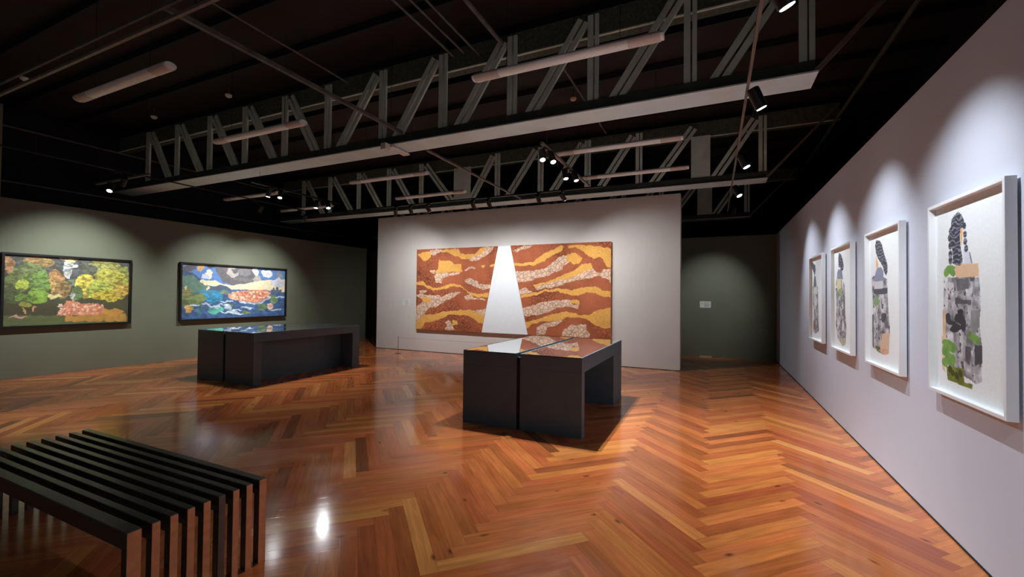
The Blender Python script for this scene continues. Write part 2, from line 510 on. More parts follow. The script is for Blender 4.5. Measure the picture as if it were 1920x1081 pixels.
# ------------------------------------------------------------------ fluorescent battens (switched off)
def batten():
    r = empty('fluorescent_light', (0, 0, 4.0))
    def capsule(x0, x1, rr):
        m = MB()
        n = 14
        prof = []
        for k in range(n):
            a = math.pi * 2 * k / n
            prof.append((rr * 1.25 * math.cos(a), rr * 0.75 * math.sin(a)))
        m.prism(prof, 'x', x0, x1)
        return m
    capsule(-0.68, 0.68, 0.052).build('diffuser', M['tube_white'], r, smooth=True)
    for sg in (-1, 1):
        c = capsule(min(sg * 0.68, sg * 0.97), max(sg * 0.68, sg * 0.97), 0.054).build('end_cover', M['tube_end'], r, smooth=True)
        capsule(min(sg * 0.97, sg * 1.0), max(sg * 0.97, sg * 1.0), 0.046).build('end_cap', M['tube_white'], c, smooth=True)
    for sg in (-1, 1):
        MB().tube((sg * 0.6, 0, 0.035), (sg * 0.6, 0, 1.345), 0.003, 6).build('hanging_wire', M['black_metal'], r)
    return r


B0 = batten()
BAT = [(-1.42, 4.16, 'white fluorescent batten nearest the right, hanging before the close truss'),
       (-1.42, 6.95, 'right-hand fluorescent batten between the two trusses, the upper of the pair above the white wall'),
       (-1.42, 8.58, 'right-hand fluorescent batten just before the white wall, the lower of the pair'),
       (-6.22, 2.62, 'large off-white fluorescent batten at upper left of the ceiling'),
       (-6.22, 4.27, 'fluorescent batten hanging before the left half of the near truss'),
       (-6.10, 7.02, 'middle fluorescent batten hanging between the trusses, with one end over the white wall'),
       (-6.20, 8.62, 'middle fluorescent batten lowest over the left end of the white wall'),
       (-10.45, 7.05, 'far-left fluorescent batten next to a pair of lit spots'),
       (-10.45, 8.67, 'far-left fluorescent batten behind the brightest spot, lowest of all')]
for i, (x, y, lab) in enumerate(BAT):
    o = B0 if i == 0 else copy_tree(B0)
    o.location = (x, y, 4.0)
    tag(o, lab, 'ceiling light', 'unlit fluorescent battens under the dark ceiling')

# ------------------------------------------------------------------ lighting tracks and pipes
def rail(name, p, q, r, mat, label, cat, square=True):
    m = MB()
    p, q = Vector(p), Vector(q)
    if square:
        d = q - p
        if abs(d.x) > abs(d.y):
            m.box(p.x, q.x, p.y - r, p.y + r, p.z - r, p.z + r)
        else:
            m.box(p.x - r, p.x + r, p.y, q.y, p.z - r, p.z + r)
    else:
        m.tube(p, q, r, 10)
    o = m.build(name, mat)
    if cat == 'track':
        for t in (0.08, 0.92):
            a = p.lerp(q, t)
            MB().tube((a.x, a.y, a.z + r), (a.x, a.y, 5.35), 0.0035, 6).build('suspension_rod', M['black_metal'], o)
    return tag(o, label, cat)


ZT = 3.68
rail('lighting_track', (0.298, 1.0, ZT), (0.298, 11.6, ZT), 0.0125, M['track'], 'long lighting track carrying the spots beside the right wall', 'track')
rail('lighting_track', (-2.13, 5.5, ZT), (-2.13, 8.0, ZT), 0.018, M['track'], 'short rusty lighting track with two pairs of spots above the right display cases', 'track')
rail('lighting_track', (-7.85, 5.3, ZT), (-7.85, 7.4, ZT), 0.016, M['black_metal'], 'short lighting track with lit spots above the left display table', 'track')
rail('lighting_track', (-8.3, 8.12, ZT), (-1.9, 8.12, ZT), 0.014, M['black_metal'], 'dark track with small spots running before the white wall', 'track')
rail('lighting_track', (-9.75, 2.6, ZT + .1), (-9.75, 8.2, ZT + .1), 0.012, M['black_metal'], 'dark lighting track beside the green wall', 'track')
rail('lighting_track', (-4.24, 2.06, 4.02), (-4.24, 5.18, 4.02), 0.022, M['conduit'], 'long double rail from the upper left corner of the grid to the near truss', 'track')
rail('lighting_track', (-4.20, 5.75, 3.93), (-4.20, 9.5, 3.93), 0.016, M['track'], 'thin rail between the trusses, before the middle of the white wall', 'track')
rail('lighting_track', (-9.5, 2.12, 3.95), (-3.3, 2.12, 3.95), 0.014, M['track'], 'yellowish glinting rail crossing the upper left of the ceiling', 'track')
rail('lighting_track', (-9.5, 2.05, 4.0), (-3.3, 2.05, 4.0), 0.01, M['conduit'], 'thin dark rail beside the yellowish glinting rail', 'track')
rail('lighting_track', (-10.9, 4.25, ZT), (-9.05, 4.25, ZT), 0.016, M['track'], 'short track crossing high at left over the lit spot', 'track')
for x, ya, yb, r, lab in ((-5.35, 1.0, 5.2, 0.014, 'thin conduit crossing to the middle of the near truss'),
                          (-3.37, 2.0, 5.2, 0.018, 'leftmost of the three conduits reaching the near truss at top centre'),
                          (-3.19, 2.0, 5.2, 0.014, 'middle of the three conduits reaching the near truss at top centre'),
                          (-3.02, 2.0, 5.35, 0.016, 'rightmost of the three conduits reaching the near truss at top centre'),
                          (-2.60, 2.5, 5.2, 0.03, 'thick dark conduit end just right of the three thin ones'),
                          (-2.04, 5.9, 9.0, 0.016, 'conduit behind the near truss beside the cream smoke detector')):
    rail('conduit_pipe', (x, ya, 5.0 if x != -2.04 else 5.0), (x, yb, 5.0), r, M['conduit'], lab, 'pipe', square=False)
rail('conduit_pipe', (-12.3, 1.5, 3.69), (-12.3, 12.5, 3.69), 0.016, M['conduit'], 'lower horizontal pipe behind the top of the green wall', 'pipe', square=False)
rail('conduit_pipe', (-12.3, 1.5, 4.75), (-12.3, 12.5, 4.75), 0.02, M['conduit'], 'upper horizontal pipe high behind the green wall', 'pipe', square=False)
rail('conduit_pipe', (1.9, 2.0, 4.68), (1.9, 13.5, 4.68), 0.03, M['steel_dark'], 'dark pipe above and behind the right wall', 'pipe', square=False)
rail('conduit_pipe', (2.0, 2.0, 4.86), (2.0, 13.5, 4.86), 0.022, M['steel_dark'], 'thinner dark pipe directly above the pipe behind the right wall', 'pipe', square=False)

# ------------------------------------------------------------------ smoke detectors
def detector(x, y, z, mat, lab):
    r = empty('smoke_detector', (x, y, z), lab, 'smoke detector', 'smoke detectors on the ceiling')
    MB().lathe([(0.055, 0.0), (0.06, -0.015), (0.05, -0.04), (0.03, -0.055)], 18).build('detector_head', mat, r, smooth=True)
    MB().lathe([(0.012, 0.0), (0.012, 5.35 - z)], 8).build('drop_rod', M['conduit'], r)


for x, y, z, mt, lab in ((-10.59, 3.15, 5.2, 'plastic_white', 'smoke detector at far upper left'), (-11.08, 5.77, 5.2, 'plastic_yellow', 'cream smoke detector at left just above the near truss'),
                     (-8.01, 4.95, 5.2, 'plastic_white', 'smoke detector above the left batten before the near truss'), (-10.42, 4.95, 5.2, 'plastic_white', 'faint smoke detector beside the cream one at left'),
                     (-0.72, 5.0, 5.12, 'plastic_white', 'white smoke detector at the top edge beside the near truss'), (-2.32, 7.56, 5.2, 'plastic_yellow', 'cream smoke detector seen through the near truss')):
    detector(x, y, z, M[mt], lab)

# ------------------------------------------------------------------ track spots (the room's lamps and an added fill spot)
def spot(loc, aim, power, lab, track_z=ZT, angle=60, blend=0.9, size=0.02, color=LAMP, group='track spots over the room', tx=None, ty=None, head=1.0):
    loc, aim = Vector(loc), Vector(aim)
    r = empty('spotlight', loc, lab, 'spotlight', group)
    k = head
    d = (aim - loc).normalized()
    q = d.to_track_quat('-Z', 'Y')
    R3 = q.to_matrix().to_4x4()
    for nm, prof, mt in (('lamp_body', [(0.038, 0.16), (0.046, 0.15), (0.046, 0.0), (0.041, -0.012)], 'black_metal'),
                         ('lens', [(0.037, -0.0125), (0.035, -0.015)], 'lens')):
        m = MB().lathe([(a * k, b * k) for a, b in prof], 18)
        m.bm.transform(R3)
        m.build(nm, M[mt], r, smooth=(nm == 'lamp_body'))
    back = q @ Vector((0, 0, 0.08))
    ax = back.x if tx is None else tx - loc.x
    ay = back.y if ty is None else ty - loc.y
    m = MB().tube(back + Vector((0, 0, 0.03)), (ax, ay, track_z - loc.z - 0.04), 0.009, 8)
    m.build('stem', M['black_metal'], r)
    m = MB().box(ax - 0.02, ax + 0.02, ay - 0.05, ay + 0.05, track_z - loc.z - 0.045, track_z - loc.z - 0.0175)
    m.build('track_adapter', M['black_metal'], r)
    if power:
        ld = bpy.data.lights.new('spot_beam', 'SPOT')
        ld.energy = power
        ld.color = color
        ld.spot_size = math.radians(angle)
        ld.spot_blend = blend
        ld.shadow_soft_size = size
        lo = bpy.data.objects.new('spot_beam', ld)
        COL.objects.link(lo)
        lo.location = loc + d * 0.035
        lo.rotation_euler = q.to_euler()
    return r


# right wall: bar the added fill spot, each one aims forward at the picture beyond it
A = 'track spots beside the right wall'
for y, ay, az, pw, ang, lab in ((0.30, 1.3, 1.0, 95, 84, 'added unseen fill spot beside the right wall, behind the viewer'),  # unseen lamp added to brighten the lower right wall and bench ends
                                (3.26, 3.95, 1.1, 108, 77, 'bright spot at the top edge beside the right wall'),
                                (4.92, 5.40, 1.1, 102, 76, 'large black spot before the end of the near truss'),
                                (7.06, 6.90, 1.15, 98, 74, 'black spot between the two trusses beside the right wall'),
                                (9.00, 8.35, 1.25, 84, 72, 'small black spot just below the end of the far truss')):
    spot((0.42, y, 3.5), (1.465, ay, az), pw, lab, angle=ang, blend=1, tx=0.335, group=A, head=1.25, color=(0.88, 0.94, 1.0))
spot((0.39, 10.80, 3.5), (-0.1, 13.0, 1.45), 75, 'smallest and farthest black spot of the right wall track', angle=56, blend=1, tx=0.335, group=A)
# front display table
A = 'track spots above the right display cases'
spot((-2.16, 5.63, 3.5), (-1.3, 4.3, 0), 190, 'brightest spot of the front pair above the right display table', angle=96, blend=1, tx=-2.13, group=A)
spot((-2.06, 5.78, 3.5), (-0.7, 4.6, 0), 150, 'slanted spot of the front pair above the right display table', angle=76, blend=1, tx=-2.13, group=A)
spot((-2.16, 6.68, 3.5), (-1.3, 6.0, 0), 110, 'left spot of the rear pair above the right display table', angle=84, blend=1, tx=-2.13, group=A)
spot((-2.04, 6.85, 3.5), (-1.0, 6.5, 0), 110, 'right spot of the rear pair above the right display table', angle=84, blend=1, tx=-2.13, group=A)
# left display table
A = 'track spots above the left display cases'
spot((-7.93, 5.70, 3.5), (-8.6, 5.4, 0), 50, 'spot of the near pair above the left display table, turned aside', angle=90, blend=1, tx=-7.85, group=A)
spot((-7.80, 5.86, 3.5), (-7.0, 4.9, 0), 80, 'brighter spot of the near pair above the left display table', angle=95, blend=1, tx=-7.85, group=A)
spot((-7.96, 6.86, 3.5), (-7.9, 6.4, 0), 50, 'left spot of the far pair above the left display table', angle=95, blend=1, tx=-7.85, group=A)
spot((-7.72, 6.98, 3.5), (-6.4, 6.2, 0), 80, 'bright right spot of the far pair above the left display table', angle=100, blend=1, tx=-7.85, group=A)
spot((-8.3, 1.5, 3.5), (-7.7, 2.3, 0), 110, 'spot out of sight above the dark bench, lighting the floor behind it', track_z=3.936, angle=36, blend=1, group=A)
spot((-10.32, 4.22, 3.5), (-8.9, 2.7, 0), 60, 'bright spot high at far left, facing away from the green wall', angle=70, blend=1, ty=4.25, group='track spots before the green wall', head=1.1)
# green wall paintings
A = 'track spots before the green wall'
spot((-9.6, 4.1, 3.5), (-11.5, 4.15, 1.35), 215, 'spot before the forest painting, turned to the green wall', track_z=ZT + .1, angle=82, blend=1, tx=-9.75, group=A)
spot((-9.6, 6.7, 3.5), (-11.5, 6.9, 1.4), 150, 'spot before the left half of the seascape painting', track_z=ZT + .1, angle=78, blend=1, tx=-9.75, group=A)
spot((-9.6, 7.9, 3.5), (-11.5, 8.0, 1.4), 150, 'spot before the right half of the seascape painting', track_z=ZT + .1, angle=78, blend=1, tx=-9.75, group=A)
# reliefs on the white wall
for i, (x, ax, pw, lab) in enumerate(((-6.82, -8.0, 130, 'first small black spot from the left before the white wall'), (-6.36, -6.7, 65, 'second small black spot from the left before the white wall'),
                                 (-5.86, -5.6, 65, 'third small black spot from the left before the white wall'), (-4.70, -4.8, 70, 'fourth small black spot before the white wall, left of centre pair'),
                                 (-4.31, -4.1, 70, 'fifth small black spot before the white wall, right of centre pair'), (-3.19, -3.2, 70, 'small black spot second from the right before the white wall'),
                                 (-2.66, -1.6, 110, 'rightmost small black spot before the white wall'))):
    spot((x, 8.15, 3.5), (ax, 10.1, 1.6), pw * 0.82, lab, angle=96, blend=1, group='small spots before the white wall', ty=8.12)

# ------------------------------------------------------------------ display cases
T1, T2 = 'pair of display cases before the white wall', 'pair of display cases beside the green wall'


def case(x0, x1, y0, y1, near, far, zo, panel, pdepth, label, group):
    h = 0.91
    r = empty('display_case', ((x0 + x1) / 2, (y0 + y1) / 2, 0), label, 'display case', group)
    a, b = (x0 - x1) / 2, (x1 - x0) / 2
    c, d = (y0 - y1) / 2, (y1 - y0) / 2
    MB().box(a, b, c, c + near, 0.0, zo).build('near_leg', M['case'], r, bevel=0.003)
    MB().box(a, b, d - far, d, 0.0, zo).build('far_leg', M['case'], r, bevel=0.003)
    # shallow tray with a rim that holds the glass
    t = MB()
    t.box(a, b, c, d, zo + 0.0005, h - 0.012)
    t.build('display_box', M['case'], r, bevel=0.003)
    t = MB()
    t.box(b - 0.014, b, c, d, h - 0.0118, h)
    t.box(a, a + 0.014, c, d, h - 0.0118, h)
    t.build('side_rim', M['case'], r)
    MB().box(a + 0.0145, b - 0.0145, c, d, h - 0.0117, h - 0.001).build('glass_top', M['glass'], r)
    if group == T1 and x0 < -2.5 or group == T2 and x0 < -8.5:
        MB().box(b + 0.001, b + (0.049 if group == T1 else 0.069), c + 0.02, d - 0.02, 0.0, h - 0.05).build('gap_light_block', M['case_gap'], r)  # filler added between the cases to stop light and keep the gap black
    if panel:
        MB().box(a, b - pdepth, c + near + 0.001, d - far - 0.001, 0.0, zo - 0.001).build('inner_panel', M['case'], r)
    return r


T1, T2 = 'pair of display cases before the white wall', 'pair of display cases beside the green wall'
case(-2.89, -2.15, 4.79, 7.10, 0.115, 0.6, 0.735, False, 0, 'dark grey display case, left unit of the pair before the white wall', T1)
case(-2.10, -1.34, 4.79, 7.10, 0.115, 0.6, 0.735, False, 0, 'dark grey display case with open side, right unit before the white wall', T1)
case(-8.78, -8.03, 4.96, 7.43, 0.15, 0.2, 0.75, True, 0.3, 'charcoal display case, rear unit of the pair nearest the green wall', T2)
case(-7.96, -7.19, 4.96, 7.43, 0.15, 0.2, 0.75, True, 0.36, 'charcoal display case with open side, front unit of the pair beside the green wall', T2)

# ------------------------------------------------------------------ slatted bench
def bench():
    r = empty('slatted_bench', (-3.51, 1.44, 0), 'low black slatted bench with terracotta leg faces in the lower left corner', 'bench')
    x0, x1, h = -4.58 + 3.51, -2.44 + 3.51, 0.49
    ys = [(1.095, 1.152)] + [(1.193 + 0.0778 * k, 1.229 + 0.0778 * k) for k in range(7)] + [(1.738, 1.783)]
    for i, (a, b) in enumerate(ys):
        a -= 1.44; b -= 1.44
        sl = MB().box(x0, x1 - 0.004, a, b, h - 0.085, h).build('slat', M['bench_black'], r, bevel=0.003)
        for xa, xb in ((x0, x0 + 0.045), (x1 - 0.049, x1 - 0.004)):
            MB().box(xa, xb, a, b, 0, h - 0.0855).build('leg', M['bench_black'], r, bevel=0.002)
        m = M['bench_end_dark'] if i == 5 else M['bench_end']
        MB().box(x1 - 0.0038, x1, a + 0.001, b - 0.001, 0.001, h - 0.004).build('end_facing', m, r,
                 label=('grey-brown end face' if i == 5 else 'terracotta end face'))
    for xc in (x0 + 0.25, 0, x1 - 0.25):
        MB().box(xc - 0.03, xc + 0.03, 1.1 - 1.44, 1.78 - 1.44, h - 0.08, h - 0.035).build('cross_bar', M['bench_black'], r)


bench()

# ------------------------------------------------------------------ painting tools
def unproject(px, py, axis, val):
    d = (px - 960) / FPX * np.array(_r2) - (py - 540.5) / FPX * np.array(_u2) + np.array(_f)
    o = np.array(CAM)
    t = (val - o[axis]) / d[axis]
    return o + t * d


def vnoise(A, B, scale, seed=0, octv=3):
    out = np.zeros(A.shape)
    amp, tot = 1.0, 0
    for k in range(octv):
        g = np.random.default_rng(seed + 17 * k).random((256, 256))
        x, y = A * scale + 31.7 * k, B * scale + 11.3 * k
        xi, yi = np.floor(x).astype(int), np.floor(y).astype(int)
        fx, fy = x - xi, y - yi
        fx = fx * fx * (3 - 2 * fx); fy = fy * fy * (3 - 2 * fy)
        G = lambda i, j: g[i % 256, j % 256]
        v = (G(xi, yi) * (1 - fx) + G(xi + 1, yi) * fx) * (1 - fy) + (G(xi, yi + 1) * (1 - fx) + G(xi + 1, yi + 1) * fx) * fy
        out += amp * v; tot += amp
        amp *= 0.5; scale *= 2
    return out / tot


class Canvas:
    """a picture surface: grid of points with pigment; A,B are metres along / up the wall"""
    def __init__(self, corners, nu, nv, seed=1):
        # corners: TL, TR, BR, BL as (a, b) wall coordinates
        TL, TR, BR, BL = [np.array(c, float) for c in corners]
        s, t = np.meshgrid(np.linspace(0, 1, nu), np.linspace(0, 1, nv))
        P = (TL * (1 - s)[..., None] + TR * s[..., None]) * (1 - t)[..., None] + (BL * (1 - s)[..., None] + BR * s[..., None]) * t[..., None]
        self.A, self.B = P[..., 0], P[..., 1]
        self.nu, self.nv = nu, nv
        self.C = np.zeros((nv, nu, 4)); self.C[..., 3] = 0
        self.seed = seed

    def warp(self, amt, sc):
        w = (vnoise(self.A, self.B, sc, self.seed, 4) - 0.5) * 2 * amt
        v = (vnoise(self.A + 9, self.B + 5, sc, self.seed + 3, 4) - 0.5) * 2 * amt
        return self.A + w, self.B + v

    def put(self, mask, col, alpha=None, var=0.0, nsc=20):
        c = lin(col)
        n = 1 + var * 2 * (vnoise(self.A, self.B, nsc, self.seed + 50, 3) - 0.5)[mask][:, None] if var else 1
        self.C[mask, :3] = c * n
        if alpha is not None:
            self.C[mask, 3] = alpha

    def poly(self, pts, col, amt=0.0, sc=10, **k):
        A, B = self.warp(amt, sc) if amt else (self.A, self.B)
        m = np.zeros(A.shape, bool)
        n = len(pts)
        for i in range(n):
            x0, y0 = pts[i]; x1, y1 = pts[(i + 1) % n]
            if y0 == y1: continue
            cond = ((y0 > B) != (y1 > B)) & (A < (x1 - x0) * (B - y0) / (y1 - y0) + x0)
            m ^= cond
        self.put(m, col, **k)
        return m

    def ell(self, c, r, col, amt=0.0, sc=10, **k):
        A, B = self.warp(amt, sc) if amt else (self.A, self.B)
        m = ((A - c[0]) / r[0]) ** 2 + ((B - c[1]) / r[1]) ** 2 < 1
        self.put(m, col, **k)
        return m

    def mesh(self, name, place, mat, parent, relief=None):
        nu, nv = self.nu, self.nv
        V = place(self.A.ravel(), self.B.ravel())
        if relief is not None:
            V = V + relief
        i = np.arange(nu * nv).reshape(nv, nu)
        F = np.stack([i[:-1, :-1], i[1:, :-1], i[1:, 1:], i[:-1, 1:]], -1).reshape(-1, 4)
        me = bpy.data.meshes.new(name)
        me.vertices.add(len(V)); me.vertices.foreach_set('co', V.astype(np.float32).ravel())
        me.loops.add(F.size); me.loops.foreach_set('vertex_index', F.astype(np.int32).ravel())
        me.polygons.add(len(F)); me.polygons.foreach_set('loop_start', np.arange(0, F.size, 4, dtype=np.int32))
        me.update(calc_edges=True)
        at = me.color_attributes.new('Col', 'FLOAT_COLOR', 'POINT')
        at.data.foreach_set('color', np.clip(self.C, 0, 1).astype(np.float32).ravel())
        me.materials.append(mat)
        for p in (): pass
        o = bpy.data.objects.new(name, me)
        COL.objects.link(o)
        o.parent = parent
        return o


# ------------------------------------------------------------------ the three-part relief on the white wall
YF = 10.125
def z2w(pts, ox, oy, sc, axis, val):
    out = []
    for x, y in pts:
        P = unproject(ox + x / sc, oy + y / sc, axis, val)
        out.append((P[0] if axis == 1 else P[1], P[2]))
    return out


BROWN, YEL, PINK = (176, 98, 66), (234, 172, 88), (232, 192, 164)
LEFT_Y = [[(215, 235), (260, 205), (330, 200), (340, 255), (300, 285), (265, 285), (240, 255)],
          [(430, 190), (590, 175), (610, 215), (660, 230), (740, 230), (790, 170), (850, 160), (810, 210), (750, 245), (690, 275), (640, 280), (600, 250), (550, 245), (490, 215)],
          [(415, 270), (440, 290), (510, 285), (560, 320), (615, 320), (625, 385), (590, 395), (520, 385), (460, 400), (385, 400), (375, 380), (400, 360)],
          [(200, 480), (260, 475), (300, 510), (350, 535), (420, 535), (520, 500), (580, 500), (640, 545), (700, 580), (760, 590), (870, 585), (860, 620), (770, 625), (710, 605), (650, 555), (590, 525), (540, 525), (440, 555), (350, 560), (300, 545), (260, 510), (200, 505)],
          [(245, 640), (290, 615), (335, 640), (320, 665), (260, 672)],
          [(190, 845), (270, 785), (400, 775), (470, 750), (700, 740), (740, 760), (840, 800), (815, 875), (750, 840), (690, 800), (600, 785), (500, 785), (450, 815), (350, 845), (280, 860), (245, 915), (190, 915)],
          [(530, 830), (580, 850), (580, 880), (540, 875)], [(800, 325), (840, 330), (820, 360), (800, 350)], [(880, 325), (935, 305), (920, 340), (880, 345)]]
LEFT_P = [[(330, 190), (430, 180), (480, 215), (420, 205), (370, 235), (335, 235)],
          [(850, 160), (920, 155), (880, 215), (830, 245), (750, 290), (690, 285), (700, 260), (780, 225)],
          [(385, 400), (470, 400), (600, 395), (590, 420), (500, 425), (440, 455), (430, 495), (375, 485), (365, 430)],
          [(320, 385), (370, 365), (375, 400), (330, 400)], [(640, 380), (690, 345), (750, 345), (740, 355), (690, 365), (660, 385)],
          [(650, 465), (700, 445), (760, 475), (770, 500), (880, 510), (885, 545), (820, 550), (750, 530), (700, 510), (655, 490)],
          [(195, 610), (240, 590), (340, 605), (400, 600), (430, 625), (520, 580), (610, 572), (560, 615), (460, 665), (380, 715), (330, 715), (280, 760), (270, 785), (190, 850), (195, 720), (240, 680), (250, 672), (320, 665), (335, 640), (290, 615), (245, 640)],
          [(660, 765), (700, 745), (840, 735), (835, 800), (760, 800)], [(460, 855), (500, 835), (540, 875), (550, 930), (465, 925), (480, 880)],
          [(230, 565), (300, 560), (290, 580), (240, 590)], [(640, 620), (700, 590), (730, 630), (840, 640), (830, 650), (650, 645)]]
RIGHT_Y = [[(110, 315), (220, 315), (300, 290), (380, 230), (480, 180), (560, 145), (580, 165), (560, 200), (480, 230), (400, 285), (310, 325), (240, 335), (115, 335)],
           [(610, 145), (760, 140), (880, 155), (1015, 180), (1015, 355), (975, 350), (940, 270), (900, 255), (850, 270), (800, 245), (760, 200), (690, 165), (620, 175)],
           [(605, 235), (680, 210), (745, 260), (720, 310), (670, 325), (640, 290), (605, 285)],
           [(295, 510), (380, 490), (500, 450), (620, 400), (710, 350), (740, 320), (825, 310), (835, 350), (800, 375), (700, 415), (620, 450), (500, 475), (400, 500), (310, 535)],
           [(170, 612), (300, 580), (400, 560), (500, 540), (560, 550), (680, 555), (740, 530), (860, 520), (930, 560), (1015, 570), (1015, 625), (940, 620), (880, 590), (790, 575), (700, 612), (600, 595), (520, 570), (400, 575), (320, 605), (180, 632)],
           [(640, 650), (720, 655), (720, 695), (680, 680), (640, 680)],
           [(220, 852), (330, 830), (450, 785), (600, 750), (720, 785), (800, 790), (880, 750), (1015, 708), (1015, 905), (940, 910), (860, 880), (790, 830), (720, 805), (620, 805), (540, 835), (380, 850), (280, 875), (235, 915)]]
RIGHT_P = [[(95, 205), (180, 160), (220, 140), (300, 138), (260, 165), (200, 180), (150, 205)],
           [(125, 385), (320, 380), (420, 350), (500, 285), (560, 240), (605, 235), (605, 285), (640, 290), (570, 330), (560, 370), (480, 395), (400, 430), (300, 460), (200, 490), (150, 485)],
           [(310, 535), (400, 500), (500, 475), (620, 450), (700, 415), (800, 375), (835, 350), (870, 395), (930, 400), (940, 365), (1015, 365), (1015, 495), (960, 450), (880, 430), (800, 450), (700, 470), (600, 490), (540, 520), (430, 540), (330, 560)],
           [(160, 550), (230, 540), (290, 575), (240, 590), (170, 605)],
           [(190, 720), (300, 700), (400, 660), (500, 650), (640, 650), (650, 690), (720, 695), (710, 735), (640, 710), (520, 720), (420, 770), (300, 790), (210, 800)],
           [(320, 970), (330, 900), (400, 860), (540, 835), (570, 830), (520, 880), (430, 900), (410, 970)],
           [(550, 985), (580, 925), (640, 880), (780, 875), (785, 920), (815, 960), (815, 1000), (560, 985)]]


def earth_panel(corners, ox, ylist, plist, nu, nv, seed, name, label):
    cv = Canvas(corners, nu, nv, seed)
    cv.put(np.ones(cv.A.shape, bool), BROWN, alpha=0.55, var=0.25, nsc=3)
    n = vnoise(cv.A, cv.B, 1.3, seed + 9, 2)
    cv.C[..., 3] = np.clip((n - 0.4) * 4, 0.05, 1) * 0.9
    H = np.zeros(cv.A.shape)
    for P in plist:
        m = cv.poly(z2w(P, ox, 430, 4.9125, 1, YF), PINK, 0.035, 9, alpha=0.75, var=0.12, nsc=6)
        H[m] = 0.004
    for P in ylist:
        m = cv.poly(z2w(P, ox, 430, 4.9125, 1, YF), YEL, 0.035, 9, alpha=0.12, var=0.1, nsc=5)
        H[m] = 0.002
    H += 0.010 * (vnoise(cv.A, cv.B, 14, seed + 30, 4) - 0.5) * (0.3 + cv.C[..., 3])
    cx = np.mean([c[0] for c in corners])
    r = empty(name, (cx, YF, 1.76), label, 'wall relief', 'three-part relief on the white wall')
    rel = np.zeros((cv.A.size, 3)); rel[:, 1] = -H.ravel()
    o = cv.mesh('relief_surface', lambda a, b: np.stack([a - cx, np.full(a.shape, -0.006), b - 1.76], 1), M['earth'], r, rel)
    MB().prism([(c[0] - cx, c[1] - 1.76) for c in corners], 'y', 0.0, 0.045).build('backing_board', M['bench_end'], r)
    return r


ZTOP, ZBOT = 2.89, 0.63
earth_panel([(-7.69, ZTOP), (-5.10, ZTOP), (-5.56, ZBOT), (-7.69, ZBOT)], 740, LEFT_Y, LEFT_P, 300, 250, 3, 'relief_panel',
            'left trapezoid relief of cracked brown, yellow and beige earth bands')
earth_panel([(-4.74, ZTOP), (-2.165, ZTOP), (-2.165, ZBOT), (-4.235, ZBOT)], 940, RIGHT_Y, RIGHT_P, 300, 250, 8, 'relief_panel',
            'right relief of cracked brown, yellow and beige earth bands with straight right edge')
r = empty('relief_panel', (-4.9, YF, 1.76), 'plain white wedge panel between the two earth coloured reliefs', 'wall relief', 'three-part relief on the white wall')
MB().prism([(-5.095 + 4.9, ZTOP - 1.76), (-4.745 + 4.9, ZTOP - 1.76), (-4.24 + 4.9, ZBOT - 1.76), (-5.555 + 4.9, ZBOT - 1.76)], 'y', -0.01, 0.045).build('white_board', M['frame_white'], r)

# ------------------------------------------------------------------ two paintings on the green wall
def wall_frame_left(y0, y1, z0, z1, cv, name, label):
    """frame hanging on the plane x = XL, opening towards +x"""
    cy, cz = (y0 + y1) / 2, (z0 + z1) / 2
    r = empty('framed_painting', (XL, cy, cz), label, 'painting', 'framed paintings on the green wall')
    a, b, c, d = y0 - cy, y1 - cy, z0 - cz, z1 - cz
    D, w = 0.085, 0.035
    f = MB()
    f.box(0.012, D, a, b, d - w, d); f.box(0.012, D, a, b, c, c + w)
    f.box(0.012, D, a, a + w, c + w, d - w); f.box(0.012, D, b - w, b, c + w, d - w)
    f.build('frame', M['frame_black'], r)
    MB().box(0.0, 0.03, a + w, b - w, c + w, d - w).build('backing_board', M['frame_black'], r)
    cv.mesh('painted_canvas', lambda A, B: np.stack([np.full(A.shape, 0.034), A - cy, B - cz], 1), M['oil'], r)


def px_tools(cv, ox, oy, sc, xp):
    def pt(x, y):
        P = unproject(ox + x / sc, oy + y / sc, 0, xp)
        return (P[1], P[2])
    def E(x, y, rx, ry, col, **k):
        c = pt(x, y); e = pt(x + rx, y); g = pt(x, y + ry)
        k.setdefault('amt', 0.07); k.setdefault('sc', 8); k.setdefault('var', 0.3)
        return cv.ell(c, (abs(e[0] - c[0]), abs(g[1] - c[1])), col, **k)
    def G(pts, col, **k):
        k.setdefault('amt', 0.03); k.setdefault('sc', 8); k.setdefault('var', 0.25)
        return cv.poly([pt(*p) for p in pts], col, **k)
    return pt, E, G


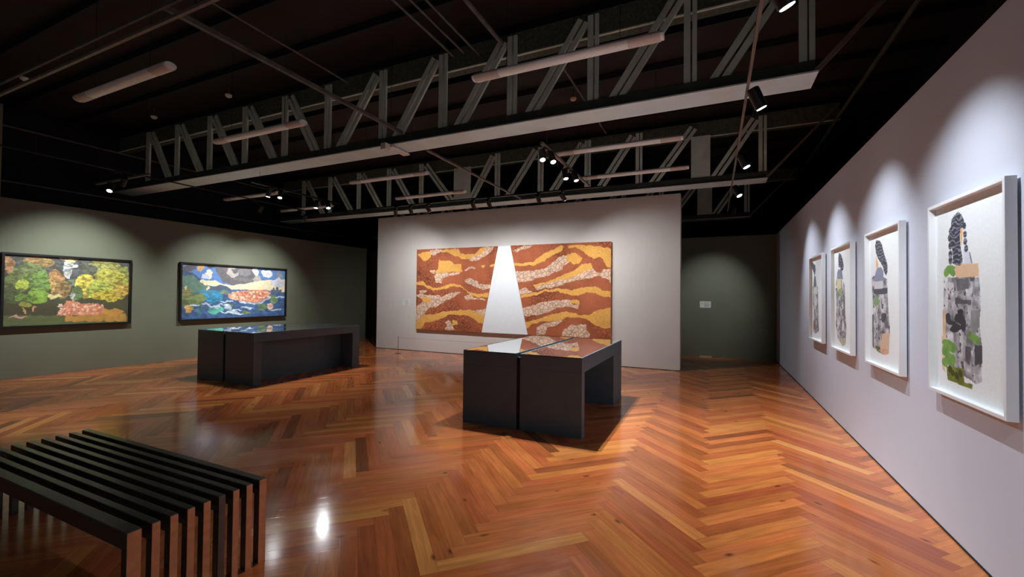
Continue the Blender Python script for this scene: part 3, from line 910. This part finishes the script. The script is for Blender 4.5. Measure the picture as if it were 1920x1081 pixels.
def forest():
    y0, y1, z0, z1 = 3.19, 5.09, 0.92, 2.28
    cv = Canvas([(y0 + .035, z1 - .035), (y1 - .035, z1 - .035), (y1 - .035, z0 + .035), (y0 + .035, z0 + .035)], 320, 230, 21)
    cv.put(np.ones(cv.A.shape, bool), (52, 64, 56), var=0.5, nsc=9)
    pt, E, G = px_tools(cv, 0, 450, 6.004, XL + 0.034)
    G([(30, 120), (1480, 200), (1480, 420), (900, 450), (30, 300)], (74, 86, 96), var=0.3)
    for a in [(430, 250, 170, 75, (168, 136, 84)), (100, 290, 65, 100, (186, 132, 92)), (330, 350, 190, 90, (112, 134, 84)), (200, 470, 160, 120, (96, 116, 66)),
              (430, 470, 170, 110, (112, 152, 74)), (250, 500, 85, 55, (168, 186, 72)), (130, 620, 110, 100, (66, 88, 58)), (430, 630, 130, 70, (134, 176, 70)),
              (300, 640, 110, 50, (100, 140, 62)), (650, 430, 90, 90, (186, 138, 92)), (690, 560, 110, 110, (158, 128, 84)), (1200, 330, 190, 110, (168, 172, 96)),
              (1000, 330, 90, 60, (84, 96, 88)), (1360, 420, 110, 130, (150, 158, 84)), (1260, 470, 200, 150, (186, 184, 82)), (960, 520, 115, 135, (226, 208, 88)),
              (1100, 560, 120, 100, (176, 190, 84)), (1220, 620, 190, 65, (206, 186, 66)), (1380, 560, 80, 70, (206, 170, 78)), (870, 600, 60, 80, (96, 130, 84)),
              (600, 645, 62, 32, (226, 212, 146)), (600, 500, 30, 95, (222, 186, 110))]:
        E(*a)
    E(790, 215, 110, 28, (226, 214, 160)); E(800, 275, 55, 35, (232, 236, 236)); E(775, 375, 38, 48, (250, 250, 250)); E(760, 320, 30, 30, (196, 206, 214))
    E(800, 470, 60, 40, (110, 126, 110)); E(810, 645, 30, 38, (188, 196, 186))
    G([(0, 700), (650, 720), (640, 860), (0, 870)], (44, 50, 42), var=0.4); G([(1150, 690), (1480, 690), (1480, 800), (1150, 780)], (58, 64, 46), var=0.4)
    E(300, 720, 60, 30, (150, 150, 70)); E(450, 640, 90, 40, (128, 170, 66))
    G([(0, 850), (1460, 850), (1460, 960), (0, 960)], (84, 100, 62), var=0.3, sc=14)
    G([(740, 850), (1420, 820), (1420, 910), (740, 915)], (198, 146, 70), var=0.35, sc=14); E(1180, 820, 230, 55, (204, 146, 66))
    m = G([(630, 845), (700, 760), (745, 690), (830, 675), (900, 710), (1080, 715), (1165, 745), (1170, 790), (1110, 840), (850, 845)], (226, 148, 116), var=0.5, sc=30)
    for k in range(60):
        a = RNG.uniform(650, 1150); b = RNG.uniform(720, 835)
        E(a, b, 14, 10, [(246, 196, 168), (208, 110, 84), (250, 214, 190)][k % 3], amt=0.02, var=0.1)
    E(275, 800, 14, 42, (206, 160, 96)); E(390, 770, 16, 45, (216, 150, 116)); E(400, 745, 30, 12, (216, 150, 116)); E(210, 872, 90, 9, (212, 160, 150))
    # foliage texture: dark leaf shadows between the clumps
    n = vnoise(cv.A, cv.B * 1.8, 16, 77, 5)
    n2 = vnoise(cv.A, cv.B * 1.5, 45, 79, 3)
    f = (np.clip((n - 0.30) * 5, 0.45, 1.1) * np.clip(0.75 + (n2 - 0.35) * 1.6, 0.7, 1.35))[..., None]
    up = cv.B > pt(700, 690)[1]
    cv.C[..., :3] = np.where(up[..., None], cv.C[..., :3] * f, cv.C[..., :3])
    cv.C[..., :3] = cv.C[..., :3] * 0.84 + lin((206, 190, 136)) * 0.1  # pale hazy glare on the picture mixed into its pigment
    wall_frame_left(y0, y1, z0, z1, cv, 'forest', 'black framed forest painting in green and gold, left of the two on the green wall')


def seascape():
    y0, y1, z0, z1 = 6.04, 8.86, 0.92, 2.32
    cv = Canvas([(y0 + .035, z1 - .035), (y1 - .035, z1 - .035), (y1 - .035, z0 + .035), (y0 + .035, z0 + .035)], 380, 230, 33)
    cv.put(np.ones(cv.A.shape, bool), (64, 104, 150), var=0.4, nsc=6)
    pt, E, G = px_tools(cv, 320, 470, 7.208, XL + 0.034)
    G([(100, 150), (1560, 240), (1560, 470), (900, 480), (400, 420), (100, 330)], (92, 134, 196), var=0.25, sc=4)
    G([(100, 230), (300, 290), (430, 400), (350, 420), (100, 330)], (58, 84, 120), var=0.5)
    E(250, 220, 90, 40, (88, 82, 92)); E(410, 220, 48, 50, (214, 166, 112)); E(540, 210, 50, 30, (72, 66, 82)); E(520, 320, 50, 62, (250, 236, 200)); E(470, 350, 60, 40, (196, 206, 226))
    G([(600, 200), (1080, 225), (1130, 330), (1220, 370), (1150, 440), (1000, 455), (850, 470), (700, 410), (650, 340), (605, 280)], (104, 98, 100), var=0.35, sc=8)
    E(850, 290, 75, 80, (182, 174, 164)); E(880, 270, 45, 50, (98, 94, 100)); E(990, 280, 85, 55, (130, 126, 126)); E(1150, 290, 45, 62, (236, 236, 240)); E(1310, 315, 65, 55, (238, 236, 236)); E(1270, 290, 45, 40, (255, 252, 248))
    E(1465, 335, 45, 52, (150, 150, 156)); E(1170, 385, 70, 42, (186, 178, 170)); E(1000, 390, 130, 30, (120, 114, 112))
    G([(430, 405), (620, 400), (700, 440), (820, 465), (960, 450), (1240, 400), (1550, 380), (1550, 580), (1330, 540), (1000, 520), (840, 520), (700, 475), (560, 475), (440, 450)], (246, 230, 186), var=0.15)
    E(1450, 430, 90, 60, (216, 214, 222)); E(440, 450, 30, 50, (246, 226, 176))
    G([(100, 330), (300, 330), (440, 440), (520, 500), (460, 560), (100, 600)], (96, 132, 112), var=0.4, sc=12)
    G([(520, 500), (680, 450), (800, 500), (820, 540), (600, 540)], (72, 92, 116), var=0.3)
    G([(100, 590), (700, 530), (800, 600), (1560, 560), (1560, 920), (100, 920)], (58, 98, 150), var=0.5, sc=9)
    E(560, 620, 140, 75, (44, 146, 188)); E(480, 560, 110, 40, (70, 146, 176)); E(310, 650, 180, 75, (126, 146, 80)); E(200, 560, 90, 50, (136, 134, 84)); E(180, 700, 80, 60, (104, 112, 66)); E(720, 570, 60, 35, (110, 134, 112))
    G([(780, 590), (880, 550), (1000, 535), (1280, 525), (1355, 565), (1310, 630), (1180, 700), (1000, 690), (860, 665), (790, 640)], (222, 140, 104), var=0.5, sc=26)
    for k in range(70):
        a = RNG.uniform(820, 1320); b = RNG.uniform(550, 670)
        E(a, b, 15, 12, [(246, 190, 156), (204, 104, 76), (250, 210, 180)][k % 3], amt=0.02, var=0.1)
    G([(900, 680), (1180, 700), (1350, 610), (1360, 630), (1200, 725), (950, 710)], (196, 210, 224), var=0.2)
    E(1400, 650, 60, 62, (106, 136, 92)); E(1230, 765, 62, 55, (104, 132, 88)); E(1345, 750, 48, 45, (232, 190, 160)); E(1340, 790, 20, 30, (240, 206, 180)); E(1030, 840, 60, 30, (132, 156, 84)); E(830, 730, 40, 30, (106, 130, 84))
    E(600, 800, 110, 55, (88, 190, 168)); E(250, 780, 55, 40, (226, 178, 90)); E(430, 770, 80, 50, (66, 96, 132)); E(400, 800, 60, 45, (70, 120, 140))
    for (x, y, rx, ry) in ((760, 680, 90, 12), (720, 720, 70, 12), (480, 720, 60, 14), (330, 740, 70, 14), (560, 740, 60, 12), (780, 760, 60, 30), (870, 800, 90, 12), (780, 830, 110, 12), (1040, 770, 90, 14), (1420, 800, 80, 12), (1480, 620, 60, 8), (640, 760, 30, 40), (900, 850, 80, 12)):
        E(x, y, rx, ry, (206, 226, 236), amt=0.06, sc=9, var=0.2)
    E(1450, 495, 24, 26, (72, 80, 108)); E(1390, 515, 22, 16, (84, 92, 118)); G([(1340, 530), (1500, 520), (1500, 570), (1400, 570)], (86, 100, 126)); E(190, 500, 14, 30, (230, 206, 150)); E(490, 500, 16, 36, (230, 220, 170))
    n = vnoise(cv.A * 1.0 + 0.6 * cv.B, cv.B * 2.2, 12, 90, 4)
    f = np.clip(1 + (n - 0.5) * 1.6, 0.55, 1.5)[..., None]
    low = cv.B < pt(700, 560)[1]
    cv.C[..., :3] = np.where(low[..., None], cv.C[..., :3] * f, cv.C[..., :3])
    cv.C[..., :3] = cv.C[..., :3] * 0.9 + lin((190, 200, 205)) * 0.07  # whole canvas paled by a cool glare held in the colour
    wall_frame_left(y0, y1, z0, z1, cv, 'sea', 'black framed blue seascape painting with dark clouds, right of the two on the green wall')


forest()
seascape()

# ------------------------------------------------------------------ four framed collages on the right wall
XF = XR - 0.062          # front of the frames
def collage(i, y0, draw, label):
    w_, z0, z1 = 0.92, 0.965, 2.268
    y1 = y0 + w_
    cy, cz = (y0 + y1) / 2, (z0 + z1) / 2
    r = empty('framed_collage', (XF, cy, cz), label, 'framed picture', 'white framed collages on the right wall')
    a, b, c, d = y0 - cy, y1 - cy, z0 - cz, z1 - cz
    D, w = 0.05, 0.022
    f = MB()
    f.box(0, D, a, b, d - w, d); f.box(0, D, a, b, c, c + w); f.box(0, D, a, a + w, c + w, d - w); f.box(0, D, b - w, b, c + w, d - w)
    f.build('frame', M['frame_white'], r, bevel=0.0015)
    MB().box(D - 0.008, D, a + w, b - w, c + w, d - w).build('backing_board', M['frame_white'], r)
    MB().box(D, D + 0.0115, -0.2, 0.2, d - 0.15, d - 0.1).build('hanging_batten', M['frame_black'], r)
    # looking at the wall, larger y is on the left
    cv = Canvas([(y1 - w, z1 - w), (y0 + w, z1 - w), (y0 + w, z0 + w), (y1 - w, z0 + w)], 170, 240, 60 + i)
    cv.put(np.ones(cv.A.shape, bool), (240, 245, 247), var=0.0)
    draw(cv)
    cv.mesh('collage_sheet', lambda A, B: np.stack([np.full(A.shape, D - 0.012), A - cy, B - cz], 1), M['collage'], r)


def tools_right(cv, ox, oy, sc):
    return px_tools(cv, ox, oy, sc, XF + 0.038)


def patchwork(cv, mask, seed, lo=120, hi=236, cell=13):
    g = np.random.default_rng(seed)
    A, B = cv.warp(0.018, 11)
    ia, ib = np.floor(A * cell).astype(int), np.floor(B * cell * 0.8 + 0.5 * (np.floor(A * cell) % 2)).astype(int)
    tone = g.random((64, 64))[ia % 64, ib % 64]
    n = vnoise(cv.A, cv.B, 17, seed, 3)
    v = (lo + (hi - lo) * np.clip(0.6 * tone + 1.5 * (n - 0.38), 0, 1))
    n2 = vnoise(cv.A, cv.B, 34, seed + 5, 2)
    v = np.where(n2 < 0.3, 96, v)
    rgb = lin(np.stack([v, v, np.minimum(v + 6, 255)], -1))
    cv.C[mask, :3] = rgb[mask]


def hairtex(cv, m, seed):
    s_ = np.sin((cv.B * 210 + 10 * vnoise(cv.A, cv.B, 26, seed, 2)) * 1.0)
    k = m & (s_ > 0.62)
    cv.C[k, :3] = lin((150, 152, 162))


def draw4(cv):
    pt, E, G = tools_right(cv, 1710, 320, 2.079)
    body = G([(125, 415), (262, 413), (268, 500), (262, 600), (275, 700), (272, 822), (250, 832), (228, 815), (200, 800), (150, 790), (130, 760), (122, 660), (126, 600), (124, 520)], (200, 200, 204), amt=0.006)
    patchwork(cv, body, 4)
    G([(120, 540), (130, 540), (132, 650), (120, 650)], (232, 196, 160), amt=0.004); G([(116, 640), (130, 640), (130, 785), (118, 770)], (234, 204, 172), amt=0.004)
    G([(168, 362), (258, 360), (262, 412), (170, 416)], (232, 196, 162), amt=0.002, var=0.05)
    G([(172, 420), (222, 420), (222, 458), (176, 470)], (112, 112, 118), amt=0.006); G([(168, 492), (205, 505), (232, 500), (232, 520), (168, 520)], (98, 98, 104), amt=0.006)
    G([(230, 540), (262, 545), (264, 600), (240, 650), (228, 600)], (150, 150, 154), amt=0.01)
    for x, y, a, b in ((150, 590, 20, 10), (185, 575, 22, 22), (188, 550, 12, 14), (175, 610, 22, 14), (200, 600, 12, 30), (140, 575, 10, 22), (160, 620, 14, 10)):
        E(x, y, a, b, (66, 66, 74), amt=0.012, sc=20)
    for x, y, a, b in ((150, 380, 18, 14), (135, 395, 12, 16), (158, 398, 12, 14), (135, 670, 20, 16), (155, 690, 18, 20), (132, 700, 16, 22), (150, 735, 20, 24), (130, 745, 12, 20), (240, 650, 24, 12), (228, 640, 10, 14), (250, 665, 12, 12)):
        E(x, y, a, b, (122, 168, 84), amt=0.012, sc=18, var=0.35)
    G([(135, 762), (200, 770), (205, 825), (236, 832), (236, 853), (140, 815)], (122, 130, 52), amt=0.006, var=0.6)
    for x, y in ((160, 790), (175, 800), (190, 790), (150, 775)):
        E(x, y, 8, 14, (70, 80, 36), amt=0.01)
    G([(243, 680), (274, 678), (275, 750), (246, 760)], (84, 84, 92), amt=0.008); G([(208, 680), (232, 690), (225, 760), (208, 740)], (92, 92, 100), amt=0.008)
    G([(200, 305), (222, 312), (234, 360), (205, 362)], (222, 226, 240), amt=0.002, var=0.05); G([(226, 315), (235, 358), (231, 360), (222, 318)], (120, 124, 140), amt=0.001)
    G([(186, 225), (198, 228), (196, 262), (192, 300), (188, 262)], (240, 186, 128), amt=0.002, var=0.1)
    h = G([(180, 160), (196, 176), (203, 200), (204, 222), (188, 224), (186, 255), (188, 290), (196, 330), (198, 352), (188, 370), (170, 366), (158, 362), (160, 330), (156, 300), (148, 270), (150, 240), (154, 190), (166, 172)], (62, 66, 80), amt=0.004)
    for x, y in ((152, 235), (148, 262), (150, 292), (150, 325), (150, 350)):
        h |= E(x, y, 8, 15, (62, 66, 80), amt=0.002)
    for x, y in ((203, 215), (206, 247), (207, 275), (211, 302)):
        h |= E(x, y, 7.5, 14, (70, 72, 84), amt=0.002)
    hairtex(cv, h, 5)


def draw3(cv):
    pt, E, G = tools_right(cv, 1490, 400, 3.178)
    body = G([(458, 392), (470, 372), (528, 380), (552, 390), (553, 480), (560, 600), (568, 700), (562, 832), (530, 842), (495, 822), (468, 800), (462, 700), (468, 600), (464, 500)], (200, 200, 204), amt=0.008)
    patchwork(cv, body, 9)
    G([(470, 395), (490, 325), (515, 318), (528, 345), (530, 402), (475, 402)], (150, 154, 178), amt=0.004, var=0.1)
    G([(472, 405), (525, 400), (528, 450), (474, 462)], (216, 216, 222), amt=0.004, var=0.05); G([(472, 452), (553, 440), (553, 478), (470, 480)], (96, 98, 106), amt=0.01)
    G([(470, 500), (500, 490), (505, 540), (480, 555)], (140, 168, 120), amt=0.012)
    G([(522, 715), (566, 712), (562, 836), (530, 842), (505, 815)], (226, 196, 166), amt=0.006, var=0.05); G([(505, 812), (562, 800), (560, 838), (530, 842)], (222, 176, 150), amt=0.004)
    G([(462, 600), (470, 600), (472, 800), (464, 790)], (112, 112, 118), amt=0.004); E(495, 800, 18, 9, (110, 116, 70), amt=0.01)
    E(530, 620, 16, 30, (92, 92, 100), amt=0.02); E(545, 660, 12, 30, (120, 120, 126), amt=0.02)
    G([(483, 250), (496, 290), (500, 318), (486, 332)], (240, 190, 142), amt=0.003)
    h = G([(486, 160), (506, 162), (520, 185), (528, 220), (540, 262), (552, 300), (553, 345), (545, 372), (532, 350), (526, 318), (512, 292), (498, 270), (484, 232), (480, 190)], (72, 76, 86), amt=0.006)
    hairtex(cv, h, 6)


def draw2(cv):
    pt, E, G = tools_right(cv, 1490, 400, 3.178)
    body = G([(248, 392), (285, 388), (298, 430), (300, 560), (308, 680), (302, 782), (286, 788), (256, 742), (245, 650), (250, 560), (244, 450)], (196, 196, 200), amt=0.008)
    patchwork(cv, body, 14)
    G([(250, 385), (276, 385), (278, 450), (262, 470), (250, 440)], (222, 216, 180), amt=0.006, var=0.1); G([(262, 450), (280, 448), (278, 492), (264, 490)], (166, 184, 130), amt=0.008)
    G([(254, 350), (262, 330), (282, 340), (288, 390), (252, 388)], (142, 148, 166), amt=0.004)
    G([(262, 745), (300, 740), (298, 785), (282, 786)], (196, 190, 160), amt=0.006)
    h = G([(264, 234), (276, 244), (286, 275), (292, 312), (288, 338), (276, 345), (272, 322), (262, 318), (260, 265)], (66, 70, 78), amt=0.006)
    hairtex(cv, h, 7)


def draw1(cv):
    pt, E, G = tools_right(cv, 1490, 400, 3.178)
    G([(117, 370), (124, 375), (130, 430), (112, 436)], (120, 124, 134), amt=0.004)
    body = G([(108, 436), (138, 430), (140, 560), (144, 700), (126, 716), (112, 702), (116, 600), (108, 520)], (196, 196, 200), amt=0.008)
    patchwork(cv, body, 19)
    G([(112, 440), (134, 438), (134, 480), (112, 480)], (226, 226, 228), amt=0.004); E(124, 525, 10, 30, (228, 228, 232), amt=0.01)
    G([(112, 640), (124, 640), (124, 690), (112, 690)], (150, 124, 112), amt=0.008)
    h = G([(102, 286), (112, 296), (122, 308), (125, 335), (119, 372), (114, 352), (104, 326)], (62, 66, 76), amt=0.006)
    hairtex(cv, h, 8)


collage(4, 3.195, draw4, 'nearest white framed collage, figure with braided hair, green leaves and a peach band')
collage(3, 4.655, draw3, 'second white framed collage from the camera, grey figure with a peach patch at the foot')
collage(2, 6.085, draw2, 'third white framed collage from the camera, grey figure with a pale yellow-green chest patch')
collage(1, 7.53, draw1, 'farthest white framed collage, slim grey figure, next to the dark end of the wall')

# ------------------------------------------------------------------ wall labels
def wall_label(x0, x1, z0, z1, y, label):
    cx, cz = (x0 + x1) / 2, (z0 + z1) / 2
    r = empty('wall_label', (cx, y, cz), label, 'wall label')
    MB().box(x0 - cx, x1 - cx, -0.006, 0, z0 - cz, z1 - cz).build('card', M['plastic_white'], r)
    t = MB()
    h = z1 - z0; w = x1 - x0
    for k in range(9):
        zz = h / 2 - 0.02 - k * (h - 0.04) / 8.5
        t.box(-w * 0.12, w * (0.42 if k % 4 != 3 else 0.25), -0.0075, -0.0061, zz - 0.004, zz)
        if k in (1, 2, 3):
            t.box(-w * 0.42, -w * 0.2, -0.0075, -0.0061, zz - 0.004, zz)
    t.build('printed_text', M['print'], r, kind='stuff')


wall_label(-8.235, -7.985, 1.285, 1.475, YW, 'white text card on the white wall left of the earth coloured relief')
wall_label(-0.345, -0.07, 1.335, 1.51, YB, 'small white text card on the dark green back wall')
tag(MB().box(-0.34, -0.04, YB - 0.03, YB, 0.0, 0.03).build('cable_cover', M['plastic_yellow']), 'short pale cable cover at the foot of the dark green back wall', 'cable cover')
# ------------------------------------------------------------------ low rope barrier
def post(x, y, label):
    r = empty('barrier_post', (x, y, 0), label, 'barrier post', 'posts of the low cord barrier')
    MB().lathe([(0.085, 0), (0.085, 0.008), (0.02, 0.016)], 24).build('base_plate', M['brass'], r, smooth=True)
    MB().tube((0, 0, 0.0165), (0, 0, 0.44), 0.007, 10).build('rod', M['brass'], r, smooth=True)
    MB().lathe([(0.01, 0.4401), (0.011, 0.455), (0.005, 0.462)], 12).build('tip', M['brass'], r, smooth=True)


post(-7.80, 9.50, 'thin low barrier post with round base at the left end of the white wall')
post(-3.35, 9.50, 'thin low barrier post standing behind the right display cases')
tag(MB().tube((-7.79, 9.50, 0.43), (-3.36, 9.50, 0.43), 0.003, 6).build('stretched_rope', M['cord']), 'thin grey cord stretched low before the white wall', 'cord')
